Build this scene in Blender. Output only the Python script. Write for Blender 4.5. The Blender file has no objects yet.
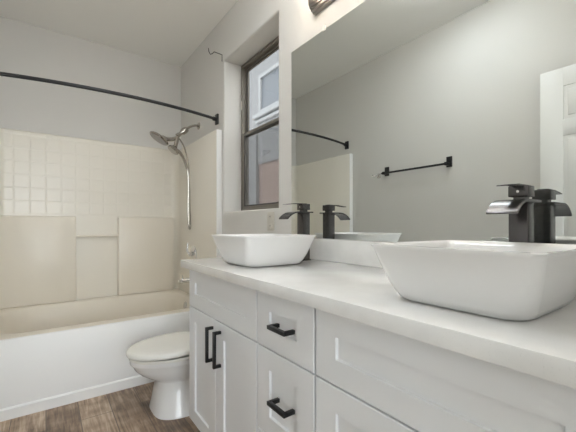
import bpy, bmesh, math
from mathutils import Vector, Matrix

sc = bpy.context.scene
COL = sc.collection
R = math.radians

# ------------------------------------------------------------------ camera
H = 1.09
cam_d = bpy.data.cameras.new('camera'); cam = bpy.data.objects.new('camera', cam_d); COL.objects.link(cam)
cam_d.sensor_width = 36.0; cam_d.lens = 334.0 / 576.0 * 36.0; cam_d.shift_y = 9.2 / 576.0
cam_d.clip_start = 0.02
cam.location = (0, 0, H); cam.rotation_euler = (R(90), 0, -R(35.93))
sc.camera = cam

# ------------------------------------------------------------------ world / light / exposure
sc.view_settings.view_transform = 'Standard'; sc.view_settings.look = 'None'
sc.view_settings.gamma = 1.0; sc.view_settings.use_curve_mapping = False
sc.view_settings.exposure = 0.56
wd = bpy.data.worlds.new('world'); sc.world = wd; wd.use_nodes = True
bg = wd.node_tree.nodes['Background']
bg.inputs[0].default_value = (0.97, 0.985, 1.0, 1); bg.inputs[1].default_value = 2.7
SHADE_EMIT = 9.0
DOME_FILL = 25.0
UP_EMIT = 1150.0
FAR_FILL = 84.0
al = bpy.data.lights.new('bedroom_fill', 'AREA'); al.shape = 'RECTANGLE'; al.size = 2.3; al.size_y = 2.2; al.energy = FAR_FILL; al.color = (0.87, 0.945, 1.0)
ao = bpy.data.objects.new('bedroom_fill', al); COL.objects.link(ao); ao.location = (0.0, -3.7, 1.4); ao.rotation_euler = (R(90), 0, 0)   # area fill added behind the camera, brightens the room through the doorway
sc.cycles.max_bounces = 12; sc.cycles.diffuse_bounces = 6; sc.cycles.glossy_bounces = 6; sc.cycles.transparent_max_bounces = 12

# ------------------------------------------------------------------ materials
def srgb(r, g, b):
    f = lambda c: (c/255/12.92) if c/255 <= 0.04045 else (((c/255)+0.055)/1.055)**2.4
    return (f(r), f(g), f(b), 1)

def mat(name, col, rough=0.5, metal=0.0, coat=0.0, spec=0.5, bump=None, var=None):
    m = bpy.data.materials.new(name); m.use_nodes = True
    nt = m.node_tree; b = nt.nodes['Principled BSDF']
    b.inputs['Base Color'].default_value = col
    b.inputs['Roughness'].default_value = rough; b.inputs['Metallic'].default_value = metal
    b.inputs['Coat Weight'].default_value = coat; b.inputs['Specular IOR Level'].default_value = spec
    tc = nt.nodes.new('ShaderNodeTexCoord')
    if var:                                   # (scale, amount)
        n = nt.nodes.new('ShaderNodeTexNoise'); n.inputs['Scale'].default_value = var[0]; n.inputs['Detail'].default_value = 4
        nt.links.new(tc.outputs['Object'], n.inputs['Vector'])
        mx = nt.nodes.new('ShaderNodeMix'); mx.data_type = 'RGBA'
        mx.inputs[6].default_value = [c*(1-var[1]) for c in col[:3]]+[1]
        mx.inputs[7].default_value = [min(1, c*(1+var[1])) for c in col[:3]]+[1]
        nt.links.new(n.outputs[0], mx.inputs[0]); nt.links.new(mx.outputs[2], b.inputs['Base Color'])
    if bump:                                  # (scale, strength, distance)
        n = nt.nodes.new('ShaderNodeTexNoise'); n.inputs['Scale'].default_value = bump[0]; n.inputs['Detail'].default_value = 3
        nt.links.new(tc.outputs['Object'], n.inputs['Vector'])
        bp = nt.nodes.new('ShaderNodeBump'); bp.inputs['Strength'].default_value = bump[1]; bp.inputs['Distance'].default_value = bump[2]
        nt.links.new(n.outputs[0], bp.inputs['Height']); nt.links.new(bp.outputs[0], b.inputs['Normal'])
    return m

M = {}
M['wall'] = mat('wall_paint', srgb(214, 212, 208), 0.62, bump=(160, 0.12, 0.004), spec=0.3)
M['ceil'] = mat('ceiling_paint', srgb(243, 242, 239), 0.85, bump=(140, 0.1, 0.004), spec=0.2)
M['white'] = mat('cabinet_paint', srgb(238, 240, 243), 0.38)
M['door'] = mat('door_paint', srgb(232, 232, 230), 0.4)
M['porc'] = mat('porcelain', srgb(240, 240, 240), 0.14, coat=0.2)
M['seat'] = mat('seat_plastic', srgb(236, 235, 230), 0.2)
M['acr_lit'] = mat('front_lit_acrylic', srgb(236, 236, 235), 0.42)  # same acrylic as the bone, whitened for the cooler light on front faces
M['bone'] = mat('bone_acrylic', srgb(229, 222, 209), 0.32)
M['black'] = mat('black_metal', (0.012, 0.012, 0.013, 1), 0.38, metal=0.2)
M['faucet'] = mat('bronze_metal', (0.115, 0.11, 0.112, 1), 0.27, metal=0.92)
M['chrome'] = mat('chrome', (0.75, 0.75, 0.76, 1), 0.07, metal=1.0)
M['nickel'] = mat('brushed_nickel', (0.46, 0.43, 0.395, 1), 0.16, metal=1.0)
M['dnickel'] = mat('fixture_nickel', (0.30, 0.28, 0.27, 1), 0.3, metal=1.0)
M['bronze'] = mat('window_frame_paint', srgb(128, 122, 113), 0.45, metal=0.2)
M['plastic'] = mat('plate_plastic', srgb(205, 201, 192), 0.35)
M['dark'] = mat('dark_slot', (0.01, 0.01, 0.01, 1), 0.6)
M['gasket'] = mat('gasket', (0.03, 0.03, 0.03, 1), 0.6)
M['house'] = mat('house_stucco', srgb(160, 160, 162), 0.9, bump=(60, 0.4, 0.02), var=(30, 0.06))
M['pink'] = mat('house_rose_stucco', srgb(172, 152, 145), 0.9, bump=(60, 0.4, 0.02), var=(25, 0.06))
M['htrim'] = mat('house_trim', srgb(178, 179, 181), 0.6)
M['hpane'] = mat('house_glass', srgb(122, 127, 135), 0.25, bump=(30, 0.5, 0.02), var=(40, 0.15))
M['carpet'] = mat('carpet', srgb(205, 198, 188), 0.95)
M['ground'] = mat('yard_gravel', srgb(150, 140, 125), 0.95, var=(20, 0.2))
M['mirror'] = mat('mirror_silver', (0.69, 0.715, 0.70, 1), 0.0, metal=1.0)
M['toe'] = mat('toe_kick_paint', srgb(238, 240, 243), 0.5)

def quartz():
    m = mat('quartz', srgb(233, 232, 229), 0.16, coat=0.2)
    nt = m.node_tree; b = nt.nodes['Principled BSDF']
    tc = nt.nodes.new('ShaderNodeTexCoord')
    v = nt.nodes.new('ShaderNodeTexVoronoi'); v.inputs['Scale'].default_value = 260
    n = nt.nodes.new('ShaderNodeTexNoise'); n.inputs['Scale'].default_value = 9; n.inputs['Detail'].default_value = 6
    nt.links.new(tc.outputs['Object'], v.inputs['Vector']); nt.links.new(tc.outputs['Object'], n.inputs['Vector'])
    r1 = nt.nodes.new('ShaderNodeValToRGB'); r1.color_ramp.elements[0].position = 0.03; r1.color_ramp.elements[1].position = 0.16
    r1.color_ramp.elements[0].color = srgb(212, 211, 209); r1.color_ramp.elements[1].color = srgb(236, 236, 235)
    nt.links.new(v.outputs['Distance'], r1.inputs[0])
    r2 = nt.nodes.new('ShaderNodeValToRGB'); r2.color_ramp.elements[0].position = 0.35; r2.color_ramp.elements[1].position = 0.6
    r2.color_ramp.elements[0].color = srgb(248, 248, 248); r2.color_ramp.elements[1].color = (1, 1, 1, 1)
    nt.links.new(n.outputs[0], r2.inputs[0])
    mx = nt.nodes.new('ShaderNodeMix'); mx.data_type = 'RGBA'; mx.blend_type = 'MULTIPLY'; mx.inputs[0].default_value = 1
    nt.links.new(r1.outputs[0], mx.inputs[6]); nt.links.new(r2.outputs[0], mx.inputs[7])
    nt.links.new(mx.outputs[2], b.inputs['Base Color'])
    return m
M['quartz'] = quartz()

def floor_mat():
    m = mat('wood_tile', srgb(140, 118, 98), 0.4)
    nt = m.node_tree; b = nt.nodes['Principled BSDF']; L = nt.links.new
    tc = nt.nodes.new('ShaderNodeTexCoord')
    mp = nt.nodes.new('ShaderNodeMapping'); mp.inputs['Rotation'].default_value = (0, 0, R(90))
    mp.inputs['Location'].default_value = (0.35, 0.0, 0)
    L(tc.outputs['Object'], mp.inputs['Vector'])
    br = nt.nodes.new('ShaderNodeTexBrick'); br.offset = 0.37
    br.inputs['Scale'].default_value = 1; br.inputs['Brick Width'].default_value = 0.92; br.inputs['Row Height'].default_value = 0.158
    br.inputs['Mortar Size'].default_value = 0.0025; br.inputs['Mortar Smooth'].default_value = 0.2; br.inputs['Bias'].default_value = 0
    br.inputs['Color1'].default_value = (0.2, 0.2, 0.2, 1); br.inputs['Color2'].default_value = (0.88, 0.88, 0.88, 1)
    br.inputs['Mortar'].default_value = (0, 0, 0, 1)
    L(mp.outputs[0], br.inputs['Vector'])
    # grain stretched along the plank
    mg = nt.nodes.new('ShaderNodeMapping'); mg.inputs['Scale'].default_value = (55, 4.0, 1)
    L(tc.outputs['Object'], mg.inputs['Vector'])
    n1 = nt.nodes.new('ShaderNodeTexNoise'); n1.inputs['Scale'].default_value = 1; n1.inputs['Detail'].default_value = 6; n1.inputs['Distortion'].default_value = 0.9
    L(mg.outputs[0], n1.inputs['Vector'])
    n2 = nt.nodes.new('ShaderNodeTexNoise'); n2.inputs['Scale'].default_value = 9; n2.inputs['Detail'].default_value = 5
    L(tc.outputs['Object'], n2.inputs['Vector'])
    a = nt.nodes.new('ShaderNodeMath'); a.operation = 'MULTIPLY_ADD'; a.inputs[1].default_value = 0.55
    L(n1.outputs[0], a.inputs[0])
    a2 = nt.nodes.new('ShaderNodeMath'); a2.operation = 'MULTIPLY'; a2.inputs[1].default_value = 0.45; L(n2.outputs[0], a2.inputs[0]); L(a2.outputs[0], a.inputs[2])
    rp = nt.nodes.new('ShaderNodeValToRGB'); e = rp.color_ramp.elements
    e[0].position = 0.34; e[0].color = srgb(94, 76, 61); e[1].position = 0.66; e[1].color = srgb(190, 170, 149)
    k = rp.color_ramp.elements.new(0.5); k.color = srgb(148, 126, 105)
    L(a.outputs[0], rp.inputs[0])
    mx = nt.nodes.new('ShaderNodeMix'); mx.data_type = 'RGBA'; mx.blend_type = 'SOFT_LIGHT'; mx.inputs[0].default_value = 0.7
    L(rp.outputs[0], mx.inputs[6]); L(br.outputs['Color'], mx.inputs[7])
    m2 = nt.nodes.new('ShaderNodeMix'); m2.data_type = 'RGBA'; m2.inputs[7].default_value = srgb(104, 90, 78)
    L(br.outputs['Fac'], m2.inputs[0]); L(mx.outputs[2], m2.inputs[6]); L(m2.outputs[2], b.inputs['Base Color'])
    bp = nt.nodes.new('ShaderNodeBump'); bp.inputs['Strength'].default_value = 0.35; bp.inputs['Distance'].default_value = 0.003; bp.invert = True
    L(br.outputs['Fac'], bp.inputs['Height']); L(bp.outputs[0], b.inputs['Normal'])
    return m
M['floor'] = floor_mat()

def tile_mat():
    """bone acrylic wall panel with a 105 mm square tile emboss on its upper back face"""
    m = mat('embossed_panel', srgb(231, 226, 215), 0.24)
    nt = m.node_tree; b = nt.nodes['Principled BSDF']; L = nt.links.new
    tc = nt.nodes.new('ShaderNodeTexCoord')
    sx = nt.nodes.new('ShaderNodeSeparateXYZ'); L(tc.outputs['Object'], sx.inputs[0])
    cb = nt.nodes.new('ShaderNodeCombineXYZ'); L(sx.outputs[0], cb.inputs[0]); L(sx.outputs[2], cb.inputs[1])
    mp = nt.nodes.new('ShaderNodeMapping'); mp.inputs['Location'].default_value = (0.378 - 0.2117 + 0.21, 0.448 - 1.18, 0); L(cb.outputs[0], mp.inputs[0])
    br = nt.nodes.new('ShaderNodeTexBrick'); br.offset = 0
    br.inputs['Scale'].default_value = 1; br.inputs['Brick Width'].default_value = 0.105; br.inputs['Row Height'].default_value = 0.105
    br.inputs['Mortar Size'].default_value = 0.009; br.inputs['Mortar Smooth'].default_value = 1.0
    L(mp.outputs[0], br.inputs['Vector'])
    g = nt.nodes.new('ShaderNodeNewGeometry'); sn = nt.nodes.new('ShaderNodeSeparateXYZ'); L(g.outputs['True Normal'], sn.inputs[0])
    ab = nt.nodes.new('ShaderNodeMath'); ab.operation = 'LESS_THAN'; ab.inputs[1].default_value = -0.9; L(sn.outputs[1], ab.inputs[0])
    gz = nt.nodes.new('ShaderNodeMath'); gz.operation = 'GREATER_THAN'; gz.inputs[1].default_value = 1.18 - 0.448; L(sx.outputs[2], gz.inputs[0])
    ly = nt.nodes.new('ShaderNodeMath'); ly.operation = 'GREATER_THAN'; ly.inputs[1].default_value = 3.3 - 2.95; L(sx.outputs[1], ly.inputs[0])
    m1 = nt.nodes.new('ShaderNodeMath'); m1.operation = 'MULTIPLY'; L(ab.outputs[0], m1.inputs[0]); L(gz.outputs[0], m1.inputs[1])
    m3 = nt.nodes.new('ShaderNodeMath'); m3.operation = 'MULTIPLY'; L(m1.outputs[0], m3.inputs[0]); L(ly.outputs[0], m3.inputs[1])
    n = nt.nodes.new('ShaderNodeTexNoise'); n.inputs['Scale'].default_value = 26; n.inputs['Detail'].default_value = 2; L(tc.outputs['Object'], n.inputs['Vector'])
    nm = nt.nodes.new('ShaderNodeMath'); nm.operation = 'MULTIPLY'; nm.inputs[1].default_value = 0.8; L(n.outputs[0], nm.inputs[0])
    sb = nt.nodes.new('ShaderNodeMath'); sb.operation = 'ADD'; L(br.outputs['Fac'], sb.inputs[0]); L(nm.outputs[0], sb.inputs[1])
    m2 = nt.nodes.new('ShaderNodeMath'); m2.operation = 'MULTIPLY'; L(sb.outputs[0], m2.inputs[0]); L(m3.outputs[0], m2.inputs[1])
    bp = nt.nodes.new('ShaderNodeBump'); bp.inputs['Strength'].default_value = 0.4; bp.inputs['Distance'].default_value = 0.003; bp.invert = True
    L(m2.outputs[0], bp.inputs['Height']); L(bp.outputs[0], b.inputs['Normal'])
    return m
M['tile'] = tile_mat()

def glass_mat(name, tint, refl):
    m = bpy.data.materials.new(name); m.use_nodes = True
    nt = m.node_tree; nt.nodes.clear()
    o = nt.nodes.new('ShaderNodeOutputMaterial'); t = nt.nodes.new('ShaderNodeBsdfTransparent'); g = nt.nodes.new('ShaderNodeBsdfGlossy')
    t.inputs[0].default_value = tint; g.inputs['Roughness'].default_value = 0.02
    mx = nt.nodes.new('ShaderNodeMixShader'); fr = nt.nodes.new('ShaderNodeLayerWeight'); fr.inputs[0].default_value = refl
    nt.links.new(fr.outputs['Facing'], mx.inputs[0]); nt.links.new(t.outputs[0], mx.inputs[1]); nt.links.new(g.outputs[0], mx.inputs[2]); nt.links.new(mx.outputs[0], o.inputs[0])
    return m
M['glass'] = glass_mat('window_glass', (0.66, 0.675, 0.675, 1), 0.06)
def screen_mat():
    m = bpy.data.materials.new('insect_mesh'); m.use_nodes = True
    nt = m.node_tree; nt.nodes.clear()
    o = nt.nodes.new('ShaderNodeOutputMaterial'); t = nt.nodes.new('ShaderNodeBsdfTransparent'); g = nt.nodes.new('ShaderNodeBsdfDiffuse')
    g.inputs[0].default_value = srgb(120, 115, 112)
    mx = nt.nodes.new('ShaderNodeMixShader'); mx.inputs[0].default_value = 0.3
    nt.links.new(t.outputs[0], mx.inputs[1]); nt.links.new(g.outputs[0], mx.inputs[2]); nt.links.new(mx.outputs[0], o.inputs[0])
    return m
M['screen'] = screen_mat()
M['clear'] = glass_mat('clear_acrylic', (0.85, 0.86, 0.86, 1), 0.3)
def emit_mat(name, col, s):
    m = bpy.data.materials.new(name); m.use_nodes = True
    b = m.node_tree.nodes['Principled BSDF']
    b.inputs['Base Color'].default_value = (0.9, 0.88, 0.84, 1); b.inputs['Roughness'].default_value = 0.4
    b.inputs['Emission Color'].default_value = col; b.inputs['Emission Strength'].default_value = s
    return m
M['shade'] = emit_mat('lit_frosted_glass', (1.0, 0.82, 0.62, 1), SHADE_EMIT)
M['bulb'] = emit_mat('lit_bulb', (0.90, 0.955, 1.0, 1), UP_EMIT)
M['lens'] = emit_mat('fill_dome_glass', (0.89, 0.95, 1.0, 1), DOME_FILL)

# ------------------------------------------------------------------ mesh helpers
def finish(name, bm, m, parent=None, smooth=True, angle=35):
    bmesh.ops.recalc_face_normals(bm, faces=bm.faces)
    me = bpy.data.meshes.new(name); bm.to_mesh(me); bm.free()
    if smooth:
        for p in me.polygons: p.use_smooth = True
        me.set_sharp_from_angle(angle=R(angle))
    me.materials.append(M[m])
    o = bpy.data.objects.new(name, me); COL.objects.link(o)
    if parent: o.parent = parent
    return o

def box(bm, x0, x1, y0, y1, z0, z1, bev=0.0, seg=2):
    t = bmesh.new(); bmesh.ops.create_cube(t, size=1)
    for v in t.verts:
        v.co = ((x0+x1)/2 + v.co.x*(x1-x0), (y0+y1)/2 + v.co.y*(y1-y0), (z0+z1)/2 + v.co.z*(z1-z0))
    if bev: bmesh.ops.bevel(t, geom=list(t.edges), offset=bev, segments=seg, profile=0.5, affect='EDGES', clamp_overlap=True)
    merge(bm, t)

def merge(bm, t):
    me = bpy.data.meshes.new('tmp'); t.to_mesh(me); t.free(); bm.from_mesh(me); bpy.data.meshes.remove(me)

def rings(bm, rs, cap0=True, cap1=True, closed=True):
    """loft a list of rings (equal-length point lists)"""
    vs = [[bm.verts.new(p) for p in r] for r in rs]
    n = len(vs[0])
    for a, b in zip(vs, vs[1:]):
        for i in range(n if closed else n-1):
            j = (i+1) % n
            bm.faces.new((a[i], a[j], b[j], b[i]))
    if cap0: bm.faces.new(vs[0][::-1])
    if cap1: bm.faces.new(vs[-1])
    return vs

def rrect(cx, cy, hx, hy, r, z, n=8, k=0.0):
    """rounded rectangle ring, n points per corner + bowed sides"""
    r = min(r, hx*0.999, hy*0.999); pts = []
    for q, (sx, sy) in enumerate(((1, 1), (-1, 1), (-1, -1), (1, -1))):
        for i in range(n+1):
            a = R(90*q) + R(90)*i/n
            pts.append((cx + sx*(hx-r) + r*math.cos(a), cy + sy*(hy-r) + r*math.sin(a), z))
        # side midpoints
        if q == 0: pts.append((cx, cy+hy+k, z))
        if q == 1: pts.append((cx-hx-k, cy, z))
        if q == 2: pts.append((cx, cy-hy-k, z))
        if q == 3: pts.append((cx+hx+k, cy, z))
    return pts

def tube(bm, pts, r, n=12, sub=6, smooth=True):
    P = [Vector(p) for p in pts]
    if smooth and len(P) > 2:
        Q = []
        for i in range(len(P)-1):
            p0 = P[max(i-1, 0)]; p1 = P[i]; p2 = P[i+1]; p3 = P[min(i+2, len(P)-1)]
            for s in range(sub):
                t = s/sub
                Q.append(0.5*((2*p1)+(p2-p0)*t+(2*p0-5*p1+4*p2-p3)*t*t+(3*p1-p0-3*p2+p3)*t**3))
        Q.append(P[-1]); P = Q
    rr = r if callable(r) else (lambda t: r)
    T = [(P[min(i+1, len(P)-1)]-P[max(i-1, 0)]).normalized() for i in range(len(P))]
    up = Vector((0, 0, 1)) if abs(T[0].z) < 0.9 else Vector((1, 0, 0))
    N = T[0].cross(up).normalized(); rs = []
    for i, p in enumerate(P):
        N = (N - T[i]*N.dot(T[i])).normalized(); B = T[i].cross(N)
        q = rr(i/(len(P)-1))
        rs.append([tuple(p + N*q*math.cos(2*math.pi*k/n) + B*q*math.sin(2*math.pi*k/n)) for k in range(n)])
    rings(bm, rs)

def lathe(bm, prof, origin, axis, n=28):
    """prof = [(radius, distance along axis)]"""
    A = Vector(axis).normalized(); O = Vector(origin)
    u = A.orthogonal().normalized(); v = A.cross(u)
    rs = [[tuple(O + A*d + u*max(r, 1e-4)*math.cos(2*math.pi*k/n) + v*max(r, 1e-4)*math.sin(2*math.pi*k/n)) for k in range(n)] for r, d in prof]
    rings(bm, rs)

def prism(bm, poly, axis, a0, a1, bev=0.0):
    """extrude a 2-D polygon along axis 'y' (poly = x,z) or 'x' (poly = y,z) or 'z' (poly = x,y)"""
    f = {'y': lambda p, a: (p[0], a, p[1]), 'x': lambda p, a: (a, p[0], p[1]), 'z': lambda p, a: (p[0], p[1], a)}[axis]
    t = bmesh.new(); rings(t, [[f(p, a0) for p in poly], [f(p, a1) for p in poly]])
    if bev: bmesh.ops.bevel(t, geom=list(t.edges), offset=bev, segments=2, profile=0.5, affect='EDGES', clamp_overlap=True)
    merge(bm, t)

def B(*args, **kw):
    bm = bmesh.new(); box(bm, *args, **kw); return bm

def tag(o, label=None, cat=None, group=None, kind=None):
    if label: o['label'] = label
    if cat: o['category'] = cat
    if group: o['group'] = group
    if kind: o['kind'] = kind
    return o

def empty(name, loc, label, cat, group=None, kind=None):
    o = bpy.data.objects.new(name, None); COL.objects.link(o); o.location = loc; o.empty_display_size = 0.05
    return tag(o, label, cat, group, kind)

def part(name, bm, m, root, **kw):
    """bm is given in world coordinates; the part keeps them relative to its thing"""
    o = finish(name, bm, m, None, **kw)
    top = root
    off = Vector((0, 0, 0))
    while top is not None:
        off += top.location; top = top.parent
    o.data.transform(Matrix.Translation(-off)); o.parent = root
    return o

def copy_tree(o, parent=None):
    c = o.copy(); COL.objects.link(c); c.parent = parent
    for ch in o.children: copy_tree(ch, c)
    return c

# ------------------------------------------------------------------ the room
W = 1.131; XL = -0.375; YB = 3.447; YF = -0.03; ZC = 2.729
TF = 2.445                                           # tub front
o = finish('floor', B(XL-0.15, W+0.2, YF-0.12, YB+0.15, -0.1, 0.0), 'floor'); tag(o, 'wood look plank tile bathroom floor', 'floor', kind='structure')
o = finish('ceiling', B(XL-0.15, W+0.2, YF-0.12, YB+0.15, ZC, ZC+0.1), 'ceil'); tag(o, 'plain white ceiling', 'ceiling', kind='structure')
o = finish('wall_left', B(XL-0.15, XL, YF-0.12, YB+0.15, 0, ZC), 'wall'); tag(o, 'greige wall opposite the mirror', 'wall', kind='structure')
o = finish('wall_back', B(XL, W+0.2, YB, YB+0.15, 0, ZC), 'wall'); tag(o, 'greige wall above the tub surround', 'wall', kind='structure')
bm = bmesh.new(); DX0, DX1, DZ = -0.335, 0.47, 2.07
box(bm, XL, DX0, YF-0.12, YF, 0, ZC); box(bm, DX1, W+0.2, YF-0.12, YF, 0, ZC); box(bm, DX0, DX1, YF-0.12, YF, DZ, ZC)
box(bm, -2.5, XL, YF-0.12, YF, 0, ZC); box(bm, W+0.2, 2.6, YF-0.12, YF, 0, ZC)
o = finish('wall_front', bm, 'wall', smooth=False); tag(o, 'greige wall with the doorway', 'wall', kind='structure')
# unseen bedroom shell, added to cut sky light in the doorway and bounce the fill
for nm, a, m_ in (('floor_added_bedroom', (-2.6, 2.7, -3.9, YF-0.12, -0.1, 0.0), 'carpet'), ('ceiling_added_bedroom', (-2.6, 2.7, -3.9, YF-0.12, ZC, ZC+0.1), 'ceil'), ('wall_added_bedroom_left', (-2.6, -2.5, -3.9, YF-0.12, 0, ZC), 'wall'),
                  ('wall_added_bedroom_right', (2.6, 2.7, -3.9, YF-0.12, 0, ZC), 'wall'), ('wall_added_bedroom_rear', (-2.5, 2.6, -3.9, -3.8, 0, ZC), 'wall')):
    o = finish(nm, B(*a), m_); tag(o, 'plain ' + nm.split('_')[0] + ' of the added unseen bedroom behind the doorway', nm.split('_')[0], kind='structure')
# window wall with a deep bullnosed niche
WY0, WY1, WZ0, WZ1 = 1.663, 2.417, 1.195, 2.38
ND = 0.22
bm = bmesh.new()
def q4(x, a, b, c, d): return [bm.verts.new((x, a, c)), bm.verts.new((x, b, c)), bm.verts.new((x, b, d)), bm.verts.new((x, a, d))]
o1 = q4(W, YF, YB, 0, ZC); i1 = q4(W, WY0, WY1, WZ0, WZ1); o2 = q4(W+ND, YF, YB, 0, ZC); i2 = q4(W+ND, WY0, WY1, WZ0, WZ1)
for k in range(4):
    j = (k+1) % 4
    bm.faces.new((o1[k], o1[j], i1[j], i1[k])); bm.faces.new((o2[k], o2[j], i2[j], i2[k]))
    bm.faces.new((i1[k], i1[j], i2[j], i2[k])); bm.faces.new((o1[k], o1[j], o2[j], o2[k]))
bm.edges.ensure_lookup_table()
ed = [e for e in bm.edges if all(v in i1 for v in e.verts)]
bmesh.ops.bevel(bm, geom=ed, offset=0.014, segments=5, profile=0.5, affect='EDGES')
o = finish('wall_right', bm, 'wall'); tag(o, 'greige wall with the mirror and deep window niche', 'wall', kind='structure')
for nm, a in (('baseboard_left', (XL, XL+0.014, 0.0, TF-0.01, 0, 0.09)), ('baseboard_right', (W-0.014, W, 1.67, TF-0.01, 0, 0.09))):
    o = finish(nm, B(*a, bev=0.004), 'door'); tag(o, 'white baseboard', 'baseboard', kind='structure')
# door casing round the doorway
bm = bmesh.new()
box(bm, DX1, DX1+0.06, YF, YF+0.014, 0, DZ, bev=0.003); box(bm, XL+0.002, DX1+0.06, YF, YF+0.014, DZ, DZ+0.06, bev=0.003)
o = finish('trim_1', bm, 'door'); tag(o, 'white casing of the doorway', 'trim', kind='structure')

# ---- door leaf folded open against the left wall
d = empty('door_1', (-0.335, 0.012, 0.0), 'white six panel door folded open against the wall, seen in the mirror', 'door', kind='structure')
Y0, Y1, X0, X1 = 0.016, 0.786, -0.352, -0.317
bm = bmesh.new(); box(bm, X0+0.006, X1-0.006, Y0, Y1, 0.012, 2.058)
ys = (Y0, Y0+0.118, (Y0+Y1)/2-0.05, (Y0+Y1)/2+0.05, Y1-0.118, Y1)
rows = ((0.24, 0.80), (0.95, 1.64), (1.74, 1.944))
for a, b in ((ys[0], ys[1]), (ys[2], ys[3]), (ys[4], ys[5])): box(bm, X0, X1, a, b, 0.012, 2.058, bev=0.002)
for a, b in ((0.012, 0.24), (0.80, 0.95), (1.64, 1.74), (1.944, 2.058)): box(bm, X0+0.0004, X1-0.0004, Y0+0.001, Y1-0.001, a, b, bev=0.002)
for a, b in rows:
    for c, e in ((ys[1], ys[2]), (ys[3], ys[4])): box(bm, X0+0.001, X1-0.001, c+0.022, e-0.022, a+0.022, b-0.022, bev=0.0045)
part('leaf', bm, 'door', d, angle=25)
bm = bmesh.new(); lathe(bm, [(0.03, 0), (0.03, 0.006), (0.012, 0.01), (0.012, 0.03), (0.026, 0.04), (0.028, 0.052), (0.02, 0.062), (0.0, 0.064)], (X1, Y1-0.06, 0.93), (1, 0, 0))
part('door_knob', bm, 'black', d)

# ---- window: bronze single-hung, upper sash set behind the lower one
wn = empty('window_1', (1.279, 2.04, WZ0), 'bronze framed single hung window in the deep niche', 'window', kind='structure')
WX = 1.279
def frame_ring(bm, x0, x1, y0, y1, z0, z1, t, bev=0.003):
    box(bm, x0, x1, y0, y0+t, z0, z1, bev=bev); box(bm, x0, x1, y1-t, y1, z0, z1, bev=bev)
    box(bm, x0, x1, y0+t*0.9, y1-t*0.9, z0, z0+t, bev=bev); box(bm, x0, x1, y0+t*0.9, y1-t*0.9, z1-t, z1, bev=bev)
bm = bmesh.new(); frame_ring(bm, WX, WX+0.062, WY0+0.001, WY1-0.001, WZ0+0.001, WZ1-0.001, 0.024)
part('window_frame', bm, 'bronze', wn)
MZ = 1.815
bm = bmesh.new(); frame_ring(bm, WX+0.036, WX+0.056, WY0+0.022, WY1-0.022, MZ-0.012, WZ1-0.022, 0.024)
us = part('upper_sash', bm, 'bronze', wn)
bm = bmesh.new(); frame_ring(bm, WX+0.034, WX+0.038, WY0+0.043, WY1-0.043, MZ+0.01, WZ1-0.043, 0.006, bev=0.001)
part('gasket', bm, 'gasket', us)
part('pane', B(WX+0.044, WX+0.048, WY0+0.044, WY1-0.044, MZ+0.008, WZ1-0.044), 'glass', us)
bm = bmesh.new(); frame_ring(bm, WX+0.008, WX+0.032, WY0+0.022, WY1-0.022, WZ0+0.022, MZ+0.014, 0.026)
ls = part('lower_sash', bm, 'bronze', wn)
bm = bmesh.new(); frame_ring(bm, WX+0.007, WX+0.012, WY0+0.046, WY1-0.046, WZ0+0.046, MZ-0.01, 0.008, bev=0.001)
part('gasket', bm, 'gasket', ls)
part('pane', B(WX+0.018, WX+0.022, WY0+0.046, WY1-0.046, WZ0+0.046, MZ-0.01), 'glass', ls)
part('insect_screen', B(WX+0.0585, WX+0.060, WY0+0.024, WY1-0.024, WZ0+0.024, MZ-0.01), 'screen', wn)
bm = bmesh.new(); box(bm, WX-0.006, WX+0.004, WY1-0.02, WY1-0.008, 2.02, 2.09, bev=0.002)
part('sash_catch', bm, 'plastic', wn)

# ---- the neighbour's house across the side yard
HX = 4.0
o = finish('ground', B(W+0.25, HX+1.5, -2, 14, -0.25, -0.15), 'ground'); tag(o, 'gravel side yard outside the window', 'ground', kind='structure')
h = empty('neighbor_house', (HX, 6.5, -0.15), 'pale stucco house with white trimmed window seen through the upper sash', 'house')
part('upper_wall', B(HX, HX+0.3, 3.0, 13, 2.50, 6.5), 'house', h)
part('lower_wall', B(HX+0.03, HX+0.3, 3.0, 13, -0.15, 2.50), 'pink', h)
part('corner_board', B(HX-0.05, HX+0.03, 6.72, 7.15, -0.15, 3.2), 'house', h)
hy0, hy1, hz0, hz1 = 5.2, 6.52, 3.70, 4.44
bm = bmesh.new(); frame_ring(bm, HX-0.06, HX+0.02, hy0-0.08, hy1+0.08, hz0-0.08, hz1+0.08, 0.09, bev=0.008)
f = part('window_trim', bm, 'htrim', h)
part('window_pane', B(HX-0.015, HX+0.01, hy0, hy1, hz0, hz1), 'hpane', f)
bm = bmesh.new(); box(bm, HX-0.12, HX, hy0-0.2, hy1+0.26, hz0-0.16, hz0-0.07, bev=0.012); box(bm, HX-0.08, HX, hy0-0.14, hy1+0.2, hz0-0.27, hz0-0.2, bev=0.012)
part('window_sill', bm, 'htrim', h)

# ------------------------------------------------------------------ tub + surround
t = empty('bathtub', ((XL+W)/2, TF, 0), 'bone alcove bathtub with a flat front apron whitened for the light on it', 'bathtub')
cx, cy = (XL+W)/2, (TF+0.012+YB)/2; hx, hy = (W-XL)/2-0.002, (YB-TF-0.012)/2-0.002
bm = bmesh.new()
bx, by = cx, cy+0.0; 
rs = [rrect(cx, cy, hx, hy, 0.004, 0.0), rrect(cx, cy, hx, hy, 0.004, 0.437), rrect(cx, cy, hx-0.006, hy-0.006, 0.006, 0.4455), rrect(cx, cy, hx-0.012, hy-0.012, 0.008, 0.447)]
def basin(e, z, r): return rrect(bx, by, hx-0.10-e, hy-0.10-e*0.8, r, z)
rs += [basin(-0.012, 0.447, 0.20), basin(0.0, 0.443, 0.20), basin(0.012, 0.43, 0.20), basin(0.03, 0.33, 0.20), basin(0.06, 0.17, 0.19), basin(0.10, 0.10, 0.16), basin(0.17, 0.075, 0.12)]
rings(bm, rs, cap0=False)
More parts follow.
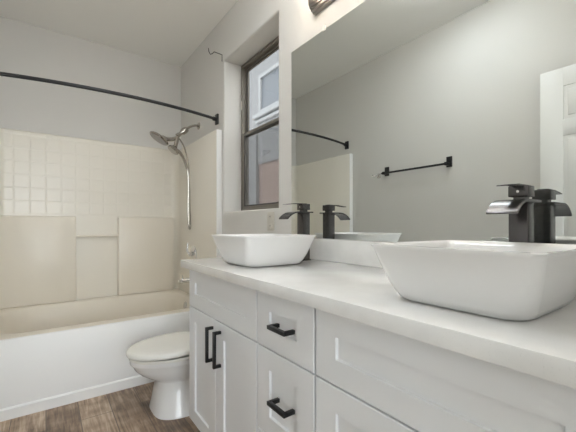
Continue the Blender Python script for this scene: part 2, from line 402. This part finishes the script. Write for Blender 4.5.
part('tub_shell', bm, 'bone', t, angle=50)
bm = bmesh.new()
prism(bm, [(TF+0.014, 0.0), (TF-0.012, 0.0), (TF-0.012, 0.058), (TF-0.006, 0.064), (TF, 0.066), (TF, 0.436), (TF+0.003, 0.443), (TF+0.010, 0.447), (TF+0.014, 0.447)], 'x', XL+0.001, W-0.001)
part('apron', bm, 'acr_lit', t, angle=25)['label'] = 'flat apron with a stepped skirting, whitened for the light on it'
bm = bmesh.new(); lathe(bm, [(0.034, 0), (0.036, 0.004), (0.03, 0.010), (0.0, 0.012)], (W-0.002-0.10-0.022, 2.945, 0.375), (-1, 0, 0.16)); part('overflow_plate', bm, 'chrome', t)
bm = bmesh.new(); lathe(bm, [(0.035, 0), (0.035, 0.004), (0.0, 0.006)], (0.78, 2.945, 0.0755), (0, 0, 1)); part('drain', bm, 'chrome', t)

SI, SO, SB, SF, ST, SZ = 1.081, W-0.001, 3.405, 2.46, 1.848, 0.448
XI = XL+0.051
s = empty('tub_surround', ((XL+W)/2, 2.95, SZ), 'glossy bone tub surround with embossed square tiles on the wall above the tub', 'surround')
def arc(cx, cy, r, a0, a1, n=7): return [(cx+r*math.cos(R(a0+(a1-a0)*i/n)), cy+r*math.sin(R(a0+(a1-a0)*i/n))) for i in range(n+1)]
rr = 0.07
inner = [(SI, SF+0.01)] + arc(SI-rr, SB-rr, rr, 0, 90) + arc(XI+rr, SB-rr, rr, 90, 180) + [(XI, SF+0.01)]
poly = [(SO, SF), (SI+0.008, SF)] + inner + [(XI-0.008, SF), (XL+0.001, SF), (XL+0.001, YB-0.001), (SO, YB-0.001)]
# U shell as four strips so that no face is badly concave
bm = bmesh.new()
path_in = [(SI+0.008, SF)] + inner + [(XI-0.008, SF)]
def outp(p):
    x, y = p
    return (SO if x > (XI+SI)/2 else XL+0.001, y)
n_in = len(path_in)
outer = []
for k, (x, y) in enumerate(path_in):
    if y < SB-rr+1e-6: outer.append((SO if x > cx else XL+0.001, y))
    else: outer.append((min(max(x + (0.0 if y > SB-0.02 else 0.05*(1 if x > cx else -1)), XL+0.001), SO), YB-0.001) if y > SB-0.035 else (SO if x > cx else XL+0.001, y))
ch = 0.008
lv = []
for pts, z in ((outer, SZ), (path_in, SZ), (path_in, ST-ch), ([(p[0]+(q[0]-p[0])*0.2, p[1]+(q[1]-p[1])*0.2) for p, q in zip(path_in, outer)], ST), (outer, ST)):
    lv.append([bm.verts.new((x, y, z)) for x, y in pts])
for a, b in zip(lv, lv[1:]+[lv[0]]):
    for i in range(n_in-1):
        try: bm.faces.new((a[i], a[i+1], b[i+1], b[i]))
        except ValueError: pass
bm.faces.new([l[0] for l in lv]); bm.faces.new([l[-1] for l in lv][::-1])
part('wall_panel', bm, 'tile', s, angle=40)
for x0, x1 in ((SI+0.006, SO), (XL+0.001, XI-0.006)):
    bm = bmesh.new(); box(bm, x0, x1, SF-0.006, SF+0.002, SZ, ST-0.004, bev=0.002); part('lit_front_flange', bm, 'acr_lit', s)  # surround's front edge, light on it painted in as a whiter strip
PT = 1.165
def pilaster(x0, x1):
    bm = bmesh.new(); box(bm, x0, x1, 3.357, SB+0.02, SZ, PT, bev=0.010, seg=3); return bm
part('lower_panel', pilaster(0.532, 1.03), 'bone', s); part('lower_panel', pilaster(-0.30, 0.209), 'bone', s)
bm = bmesh.new(); tube(bm, [(0.2, 3.372, 0.995), (0.54, 3.372, 0.995)], 0.0105)
part('towel_rail', bm, 'bone', s)

# ------------------------------------------------------------------ shower things
t = empty('shower_rod', (0.378, 2.49, 1.949), 'black curved shower curtain rod across the tub opening', 'curtain rod')
pts = []
for i in range(17):
    u = -1+2*i/16; pts.append((0.378+u*0.747, 2.420+0.115*u*u, 1.949))
bm = bmesh.new(); tube(bm, pts, 0.0115, n=14, sub=2); part('rod', bm, 'black', t)
for x0, x1 in ((W-0.016, W), (XL, XL+0.016)):
    bm = bmesh.new(); box(bm, x0, x1, 2.511, 2.559, 1.907, 1.991, bev=0.004); fl = part('flange', bm, 'black', t)
    bm = bmesh.new(); xx = x0 if x0 > 0 else x1; lathe(bm, [(0.017, -0.002), (0.017, 0.026), (0.0125, 0.03)], (xx, 2.535, 1.949), (-1 if x0 > 0 else 1, -0.2, 0)); part('socket', bm, 'black', fl)

sh = empty('shower_set', (W, 2.945, 1.995), 'brushed nickel dual shower head with hand shower and hanging hose', 'shower head')
Yc = 2.945
bm = bmesh.new(); lathe(bm, [(0.033, 0), (0.032, 0.006), (0.02, 0.013), (0.012, 0.016)], (W, Yc, 1.995), (-1, 0, 0)); part('wall_flange', bm, 'nickel', sh)
bm = bmesh.new(); tube(bm, [(W-0.005, Yc, 1.995), (1.09, Yc, 1.992), (1.045, Yc, 1.972), (1.015, Yc, 1.945)], 0.0105); part('arm', bm, 'nickel', sh)
bm = bmesh.new(); lathe(bm, [(0.014, 0), (0.024, 0.006), (0.029, 0.03), (0.027, 0.055), (0.017, 0.07), (0.016, 0.09), (0.02, 0.1), (0.02, 0.12), (0.0, 0.128)], (1.022, Yc, 1.952), (-0.75, 0, -0.66)); part('diverter', bm, 'nickel', sh)
# rain head: tilted disc on a neck
c = Vector((0.782, Yc, 1.832)); ax = Vector((-0.55, 0.05, -0.88)).normalized()
bm = bmesh.new(); lathe(bm, [(0.0, -0.024), (0.03, -0.022), (0.075, -0.008), (0.086, 0.0), (0.088, 0.006), (0.083, 0.012), (0.0, 0.014)], c, ax, n=40)
hd = part('rain_head', bm, 'nickel', sh)
bm = bmesh.new(); lathe(bm, [(0.076, 0.0142), (0.076, 0.016), (0.0, 0.0165)], c, ax, n=40); part('spray_face', bm, 'dnickel', hd)
bm = bmesh.new(); tube(bm, [(0.935, Yc, 1.86), (0.89, Yc, 1.838), (0.84, Yc, 1.832), (0.80, Yc, 1.842)], lambda u: 0.015+0.006*u); part('neck', bm, 'nickel', sh)
# hand shower in its dock
bm = bmesh.new(); tube(bm, [(0.935, Yc, 1.866), (0.925, Yc-0.012, 1.825), (0.905, Yc-0.03, 1.765)], 0.017); part('dock', bm, 'nickel', sh)
c2 = Vector((0.888, Yc-0.035, 1.738)); ax2 = Vector((-0.62, 0.0, -0.78)).normalized()
bm = bmesh.new(); lathe(bm, [(0.0, -0.030), (0.030, -0.026), (0.049, -0.008), (0.052, 0.006), (0.047, 0.012), (0.0, 0.014)], c2, ax2, n=32)
hs = part('hand_shower', bm, 'nickel', sh)
bm = bmesh.new(); tube(bm, [(0.898, Yc-0.035, 1.748), (0.945, Yc-0.03, 1.725), (0.988, Yc-0.02, 1.665), (1.016, Yc-0.01, 1.595)], lambda u: 0.0155-0.005*u); part('handle', bm, 'nickel', hs)
bm = bmesh.new()
tube(bm, [(1.014, Yc-0.01, 1.60), (1.028, Yc-0.005, 1.54), (1.033, Yc, 1.40), (1.03, Yc, 1.22), (1.036, Yc+0.004, 1.09), (1.047, Yc+0.006, 1.055), (1.054, Yc+0.006, 1.09), (1.05, Yc+0.006, 1.25), (1.045, Yc+0.006, 1.45), (1.035, Yc+0.008, 1.64), (1.005, Yc+0.01, 1.77), (0.965, Yc+0.006, 1.84), (0.945, Yc, 1.855)], 0.0065, n=10)
part('hose', bm, 'nickel', sh)

t = empty('tub_spout', (SI, Yc, 0.62), 'short chrome tub spout below the counter edge', 'tub spout')
bm = bmesh.new(); lathe(bm, [(0.03, 0), (0.031, 0.004), (0.026, 0.02), (0.024, 0.09), (0.022, 0.125), (0.012, 0.132), (0.0, 0.132)], (SI, Yc, 0.60), (-1, 0, -0.04)); part('spout', bm, 'chrome', t)
bm = bmesh.new(); lathe(bm, [(0.007, 0), (0.007, 0.018), (0.010, 0.02), (0.010, 0.028), (0.0, 0.03)], (SI-0.1, Yc, 0.618), (0, 0, 1)); part('diverter_knob', bm, 'chrome', t)
t = empty('shower_valve', (SI, Yc, 0.83), 'chrome shower valve handle on the surround above the spout', 'shower valve')
bm = bmesh.new(); lathe(bm, [(0.075, 0), (0.074, 0.006), (0.04, 0.014), (0.022, 0.018), (0.022, 0.05), (0.0, 0.052)], (SI, Yc, 0.83), (-1, 0, 0)); part('escutcheon', bm, 'chrome', t)
bm = bmesh.new(); tube(bm, [(SI-0.042, Yc, 0.825), (SI-0.06, Yc, 0.86), (SI-0.052, Yc, 0.93)], lambda u: 0.014-0.005*u); part('lever', bm, 'chrome', t)

# ------------------------------------------------------------------ wall bits
t = empty('wall_hook', (W, 2.444, 2.39), 'dark wire hook bracket by the top corner of the window niche', 'hook')
bm = bmesh.new(); tube(bm, [(W-0.004, 2.444, 2.385), (W-0.004, 2.444, 2.437), (1.06, 2.444, 2.440), (1.046, 2.444, 2.422), (1.030, 2.444, 2.412), (1.018, 2.444, 2.428), (1.014, 2.444, 2.455)], 0.0032, n=8, smooth=False)
part('wire', bm, 'black', t)
t = empty('wall_outlet', (W, 1.737, 1.114), 'almond outlet plate on the wall below the window', 'outlet')
bm = bmesh.new(); box(bm, W-0.007, W, 1.70, 1.775, 1.055, 1.172, bev=0.003); part('plate', bm, 'plastic', t)
for z in (1.085, 1.142):
    bm = bmesh.new(); lathe(bm, [(0.016, 0), (0.016, 0.003), (0.0, 0.0032)], (W-0.0065, 1.7375, z), (-1, 0, 0)); so = part('socket', bm, 'plastic', t)
    bm = bmesh.new(); box(bm, W-0.0101, W-0.0094, 1.7425, 1.7445, z-0.003, z+0.006); box(bm, W-0.0101, W-0.0094, 1.7305, 1.7325, z-0.003, z+0.006); part('slot', bm, 'dark', so)

tb = empty('towel_bar', (XL, 1.725, 1.578), 'black square towel bar on the wall, seen in the mirror', 'towel bar')
for y in (1.41, 2.015):
    bm = bmesh.new(); box(bm, XL, XL+0.012, y-0.023, y+0.023, 1.556, 1.641, bev=0.003); box(bm, XL+0.010, XL+0.066, y-0.011, y+0.011, 1.565, 1.592, bev=0.003); part('bracket', bm, 'black', tb)
bm = bmesh.new(); box(bm, XL+0.046, XL+0.062, 1.39, 2.04, 1.570, 1.586, bev=0.002); part('bar', bm, 'black', tb)
t = empty('robe_hook', (XL, 2.13, 1.57), 'small chrome robe hook on the wall past the towel bar end, seen in the mirror', 'hook')
bm = bmesh.new(); box(bm, XL, XL+0.008, 2.09, 2.13, 1.55, 1.59, bev=0.003); part('base_plate', bm, 'chrome', t)
bm = bmesh.new(); tube(bm, [(XL+0.006, 2.122, 1.572), (XL+0.03, 2.125, 1.567), (XL+0.045, 2.137, 1.563), (XL+0.05, 2.155, 1.577)], 0.006, n=10); part('prong', bm, 'chrome', t)

# ------------------------------------------------------------------ mirror + vanity light
mr = empty('wall_mirror', (W, 0.84, 1.022), 'large frameless wall mirror above the double vanity', 'mirror')
part('glass', B(W-0.006, W-0.0005, 0.17, 1.520, 1.0225, 2.068, bev=0.001, seg=1), 'mirror', mr, angle=10)
for y in (1.245, 0.43):
    bm = bmesh.new(); box(bm, W-0.011, W, y-0.011, y+0.011, 2.059, 2.086, bev=0.003); part('clip', bm, 'seat', mr)

vl = empty('vanity_light', (W, 0.83, 2.235), 'brushed nickel vanity light bar with four lit glass shades above the mirror', 'light fixture')
prof = [(W, 2.175), (W-0.018, 2.177), (W-0.020, 2.184), (W-0.030, 2.186), (W-0.032, 2.194), (W-0.040, 2.197), (W-0.042, 2.206), (W-0.046, 2.212), (W-0.047, 2.235), (W-0.046, 2.258), (W-0.042, 2.264), (W-0.040, 2.273), (W-0.032, 2.276), (W-0.030, 2.284), (W-0.020, 2.286), (W-0.018, 2.293), (W, 2.295)]
bm = bmesh.new(); prism(bm, prof, 'y', 0.343, 1.319); part('bar', bm, 'dnickel', vl, angle=30)
for y in (1.272, 0.977, 0.683, 0.388):
    xs = 1.03
    bm = bmesh.new(); tube(bm, [(W-0.04, y, 2.235), (1.07, y, 2.235), (1.045, y, 2.222), (xs, y, 2.225), (xs, y, 2.24)], 0.007, n=10)
    a = part('arm', bm, 'dnickel', vl)
    bm = bmesh.new(); lathe(bm, [(0.0, -0.014), (0.024, -0.012), (0.034, 0.0), (0.040, 0.03), (0.044, 0.10), (0.041, 0.10), (0.037, 0.03), (0.028, 0.004), (0.0, 0.0)], (xs, y, 2.224), (0, 0, 1)); part('lamp_shade', bm, 'shade', vl)
    bm = bmesh.new(); lathe(bm, [(0.010, 0.0), (0.012, 0.02), (0.020, 0.035), (0.026, 0.055), (0.022, 0.074), (0.012, 0.083), (0.0, 0.085)], (xs, y, 2.2235), (0, 0, 1)); part('bulb', bm, 'bulb', vl)

# ------------------------------------------------------------------ vanity
CT, CB = 0.9154, 0.8785
XF = 0.585; VY0, VY1 = 0.055, 1.655; VB = 0.122
v = empty('vanity_cabinet', (0.86, 0.85, 0), 'white shaker double vanity cabinet with black bar pulls', 'cabinet')
bm = bmesh.new()
box(bm, XF+0.019, W-0.016, VY0, VY1, VB, CB); box(bm, XF+0.09, W-0.016, VY0+0.002, VY1-0.002, 0, VB+0.002)
part('carcass', bm, 'white', v, smooth=False)
def shaker(y0, y1, z0, z1, st=0.075, rl=0.064):
    """five-piece front: frame with a recessed flat panel"""
    bm = bmesh.new(); x0, x1 = XF, XF+0.0185
    a = [(y0, z0), (y1, z0), (y1, z1), (y0, z1)]; b = [(y0+st, z0+rl), (y1-st, z0+rl), (y1-st, z1-rl), (y0+st, z1-rl)]
    e = 0.0016; q = 0.004
    A0 = [bm.verts.new((x1, y, z)) for y, z in a]
    A1 = [bm.verts.new((x0+e, y, z)) for y, z in a]
    A2 = [bm.verts.new((x0, y+(e if y == y0 else -e), z+(e if z == z0 else -e))) for y, z in a]
    B1 = [bm.verts.new((x0, y, z)) for y, z in b]
    cy_, cz_ = (y0+y1)/2, (z0+z1)/2
    ins = lambda y, z, d: (y+(d if y < cy_ else -d), z+(d if z < cz_ else -d))
    B2 = [bm.verts.new((x0+0.002, *ins(y, z, 0.001))) for y, z in b]
    B3 = [bm.verts.new((x0+0.0078, *ins(y, z, 0.0018))) for y, z in b]
    L_ = [A0, A1, A2, B1, B2, B3]
    for P, Q in zip(L_, L_[1:]):
        for i in range(4): bm.faces.new((P[i], P[(i+1) % 4], Q[(i+1) % 4], Q[i]))
    bm.faces.new(B3); bm.faces.new(A0[::-1])
    return bm
def pull(yc, zc, L, vertical):
    bm = bmesh.new(); w = 0.0062; xo = XF-0.034
    if vertical:
        box(bm, xo, xo+2*w, yc-w, yc+w, zc-L/2, zc+L/2, bev=0.0012)
        for s_ in (-1, 1): box(bm, xo+w, XF+0.001, yc-w, yc+w, zc+s_*(L/2-w)-w, zc+s_*(L/2-w)+w, bev=0.0012)
    else:
        box(bm, xo, xo+2*w, yc-L/2, yc+L/2, zc-w, zc+w, bev=0.0012)
        for s_ in (-1, 1): box(bm, xo+w, XF+0.007, yc+s_*(L/2-w)-w, yc+s_*(L/2-w)+w, zc-w, zc+w, bev=0.0012)
    return bm
g = 0.0025
SL, SR = 0.990, 0.685                                 # bank seams
ZG = H-0.403; ZT = CB-0.004
part('false_front', shaker(SL+0.004, VY1-0.001, ZG+g, ZT), 'white', v, smooth=False)
part('false_front', shaker(VY0+0.02, SR-g-0.002, ZG+g, ZT), 'white', v, smooth=False)
YD = 1.332
for y0, y1, yh in ((YD+0.0015, VY1-0.001, 1.361), (SL+0.004, YD-0.0015, 1.283)):
    dr = part('cabinet_door', shaker(y0, y1, VB, ZG-g), 'white', v, smooth=False)
    part('bar_pull', pull(yh, H-0.512, 0.15, True), 'black', dr)
YD2 = 0.372
for y0, y1, yh in ((YD2+0.0015, SR-g-0.002, 0.40), (VY0+0.02, YD2-0.0015, 0.322)):
    dr = part('cabinet_door', shaker(y0, y1, VB, ZG-g), 'white', v, smooth=False)
    part('bar_pull', pull(yh, H-0.512, 0.15, True), 'black', dr)
z2 = H-0.688
for z0, z1, zc in ((ZG+g, ZT, H-0.314), (z2+g, ZG-g, H-0.5485), (VB, z2-g, H-0.83)):
    dr = part('drawer', shaker(SR+g+0.002, SL-0.004, z0, z1), 'white', v, smooth=False)
    part('bar_pull', pull(0.827, zc, 0.092, False), 'black', dr)

o = finish('countertop', B(0.55, W-0.001, 0.0, 1.686, CB, CT, bev=0.003), 'quartz'); tag(o, 'white speckled quartz countertop along the whole vanity', 'countertop')
o = finish('backsplash', B(1.111, W-0.0008, 0.0, 1.675, CT, 1.0215, bev=0.002), 'quartz'); tag(o, 'low white quartz backsplash strip between countertop and mirror', 'backsplash')

# ------------------------------------------------------------------ vessel sinks
def make_sink(x, y, label):
    r = empty('vessel_sink', (x, y, CT), label, 'sink', 'square vessel sinks')
    bm = bmesh.new(); S = 0.130
    prof = [(0.126, 0.0, 0.045), (0.134, 0.0015, 0.048), (0.141, 0.006, 0.05), (0.1485, 0.018, 0.048), (0.159, 0.046, 0.04), (0.1695, 0.083, 0.031), (0.1785, 0.120, 0.022), (0.1825, 0.1275, 0.020), (0.1815, 0.1297, 0.020), (0.175, 0.130, 0.018),
            (0.171, 0.1285, 0.016), (0.165, 0.118, 0.022), (0.153, 0.085, 0.03), (0.139, 0.05, 0.038), (0.122, 0.028, 0.045), (0.09, 0.020, 0.05), (0.03, 0.016, 0.02)]
    rings(bm, [rrect(x, y, h_*1.0, h_*0.968, q_, CT+0.0005+z_, n=8, k=0.007*z_/S) for h_, z_, q_ in prof])
    part('basin', bm, 'porc', r, angle=60)
    bm = bmesh.new(); lathe(bm, [(0.0, -0.004), (0.024, -0.002), (0.024, 0.003), (0.018, 0.0055), (0.0, 0.006)], (x, y, CT+0.0165), (0, 0, 1)); part('drain', bm, 'faucet', r)
    return r
s1 = make_sink(0.808, 1.314, 'white square vessel sink at the far end, nearer the toilet')
s2 = copy_tree(s1); s2.location = (0.808, 0.362, CT); s2['label'] = 'white square vessel sink nearest the viewer, large at the right edge'

# ------------------------------------------------------------------ faucets
def make_faucet(x, y, label):
    r = empty('vessel_faucet', (x, y, CT), label, 'faucet', 'tall waterfall faucets')
    h_ = 0.0225; zt = H+0.061
    part('base_plate', B(x-0.027, x+0.027, y-0.027, y+0.027, CT, CT+0.006, bev=0.0015), 'faucet', r)
    part('column', B(x-h_, x+h_, y-h_, y+h_, CT+0.005, zt, bev=0.0015), 'faucet', r)
    # waterfall spout: curved plate with low side lips
    up = [(x+0.034, zt+0.006)]; lo = [(x+0.034, zt)]
    N = 12; Rr = 0.100; x0 = x-0.050
    for i in range(N+1):
        a = R(50)*i/N
        up.append((x0-Rr*math.sin(a), zt+0.006-Rr*(1-math.cos(a)))); lo.append((x0-(Rr-0.006)*math.sin(a), zt-(Rr-0.006)*(1-math.cos(a))-0.0))
    bm = bmesh.new(); prism(bm, up+lo[::-1], 'y', y-0.036, y+0.036, bev=0.0012)
    part('spout', bm, 'faucet', r, angle=25)
    bm = bmesh.new(); box(bm, x-0.014, x+0.014, y-0.014, y+0.014, zt+0.005, zt+0.0175); part('neck', bm, 'faucet', r)
    hb = part('handle', B(x-0.0235, x+0.0235, y-0.0235, y+0.0235, zt+0.015, zt+0.0445, bev=0.002), 'faucet', r)
    bm = bmesh.new(); prism(bm, [(x+0.010, zt+0.0475), (x-0.055, zt+0.0465), (x-0.118, zt+0.040), (x-0.119, zt+0.037), (x-0.055, zt+0.0425), (x+0.010, zt+0.0435)], 'y', y-0.014, y+0.014, bev=0.001); part('lever', bm, 'faucet', hb)
    bm = bmesh.new(); lathe(bm, [(0.0035, 0), (0.0035, 0.001), (0, 0.0012)], (x-0.0232, y, zt+0.029), (-1, 0, 0), n=12); part('indicator', bm, 'chrome', hb)
    return r
f1 = make_faucet(1.04, 1.303, 'dark tall waterfall faucet behind the far vessel sink')
f2 = copy_tree(f1); f2.location = (1.04, 0.361, CT); f2['label'] = 'dark tall waterfall faucet behind the vessel sink nearest the viewer'

# ------------------------------------------------------------------ toilet
TY = 2.05
tl = empty('toilet', (0.75, TY, 0), 'white toilet with closed lid between the tub and the vanity', 'toilet')
def egg(x0, x1, hw, z, n=48, front=0.53, p=1.0):
    """egg ring: tip at x0 (towards the room), flatter back at x1; p < 1 blunts the tip"""
    xm = x0+(x1-x0)*front; pts = []
    for i in range(n):
        a = 2*math.pi*i/n; c_, s_ = math.cos(a), math.sin(a)
        sy = math.copysign(abs(s_)**p, s_)
        if c_ < 0: px = xm - (abs(c_)**p)*(xm-x0)
        else: px = xm + (abs(c_)**0.7)*(x1-xm)
        pts.append((px, TY+hw*sy*(1.0 if c_ < 0 else (1-0.12*c_)), z))
    return pts
bm = bmesh.new()
rings(bm, [egg(0.500, 0.98, 0.176, 0.0, p=0.62), egg(0.502, 0.98, 0.174, 0.010, p=0.62), egg(0.509, 0.97, 0.156, 0.06, p=0.68), egg(0.518, 0.96, 0.138, 0.13, p=0.75), egg(0.526, 0.95, 0.128, 0.178, p=0.8), egg(0.518, 0.96, 0.130, 0.186, p=0.86), egg(0.482, 0.98, 0.142, 0.204, p=0.92), egg(0.442, 1.0, 0.158, 0.230), egg(0.412, 1.02, 0.170, 0.260), egg(0.398, 1.03, 0.176, 0.286), egg(0.388, 1.03, 0.181, 0.296), egg(0.384, 1.03, 0.183, 0.304), egg(0.384, 1.03, 0.183, 0.322), egg(0.390, 1.03, 0.178, 0.325), egg(0.43, 0.99, 0.14, 0.325)])
part('bowl', bm, 'porc', tl, angle=60)
bm = bmesh.new(); rings(bm, [egg(0.386, 0.86, 0.178, 0.3255), egg(0.379, 0.86, 0.185, 0.328), egg(0.378, 0.86, 0.186, 0.340), egg(0.383, 0.86, 0.181, 0.344), egg(0.391, 0.855, 0.174, 0.343), egg(0.396, 0.85, 0.169, 0.328)]); part('seat', bm, 'seat', tl, angle=50)
bm = bmesh.new(); rings(bm, [egg(0.45, 0.85, 0.130, 0.3535), egg(0.376, 0.862, 0.184, 0.3535), egg(0.3725, 0.865, 0.1865, 0.3555), egg(0.371, 0.87, 0.1875, 0.359), egg(0.371, 0.87, 0.1875, 0.371), egg(0.376, 0.868, 0.1835, 0.380), egg(0.390, 0.86, 0.172, 0.385), egg(0.43, 0.84, 0.14, 0.388), egg(0.52, 0.78, 0.07, 0.390)]); ld = part('lid', bm, 'seat', tl, angle=50); ld.rotation_euler = (0, -R(0.9), 0); ld.location.z = 0.001
for y in (-0.1, 0.1):
    part('bumper', B(0.44, 0.47, TY+y-0.008, TY+y+0.008, 0.3235, 0.356), 'seat', tl)
for s_ in (-1, 1):
    bm = bmesh.new(); tube(bm, [(0.885, TY+s_*0.075-0.02, 0.345), (0.885, TY+s_*0.075+0.02, 0.345)], 0.014); part('hinge', bm, 'seat', tl)
bm = bmesh.new(); rings(bm, [rrect(1.03, TY, 0.085, 0.205, 0.035, 0.318), rrect(1.03, TY, 0.09, 0.215, 0.035, 0.36), rrect(1.028, TY, 0.096, 0.228, 0.035, 0.69)]); part('tank', bm, 'porc', tl)
bm = bmesh.new(); rings(bm, [rrect(1.027, TY, 0.098, 0.236, 0.035, 0.69), rrect(1.027, TY, 0.101, 0.24, 0.035, 0.695), rrect(1.027, TY, 0.101, 0.24, 0.035, 0.718), rrect(1.027, TY, 0.094, 0.232, 0.035, 0.727)]); part('tank_lid', bm, 'porc', tl)
bm = bmesh.new(); lathe(bm, [(0.012, 0), (0.012, 0.012), (0, 0.013)], (0.933, TY+0.16, 0.64), (-1, 0, 0)); tube(bm, [(0.924, TY+0.165, 0.64), (0.92, TY+0.09, 0.632)], 0.006); part('flush_lever', bm, 'chrome', tl)

# ------------------------------------------------------------------ fill lamp added on the ceiling, out of view
DLX, DLY = 0.20, 1.16
dl = empty('added_ceiling_lamp', (DLX, DLY, ZC), 'round flush ceiling lamp with a frosted dome, added unseen to brighten the room', 'added ceiling light')
bm = bmesh.new(); lathe(bm, [(0.165, 0.0), (0.165, 0.018), (0.155, 0.024), (0.15, 0.02), (0.15, 0.0)], (DLX, DLY, ZC), (0, 0, -1), n=40); part('trim_ring', bm, 'dnickel', dl)
bm = bmesh.new(); lathe(bm, [(0.149, 0.012), (0.148, 0.028), (0.14, 0.042), (0.115, 0.054), (0.07, 0.062), (0.0, 0.065)], (DLX, DLY, ZC), (0, 0, -1), n=40); part('dome', bm, 'lens', dl)
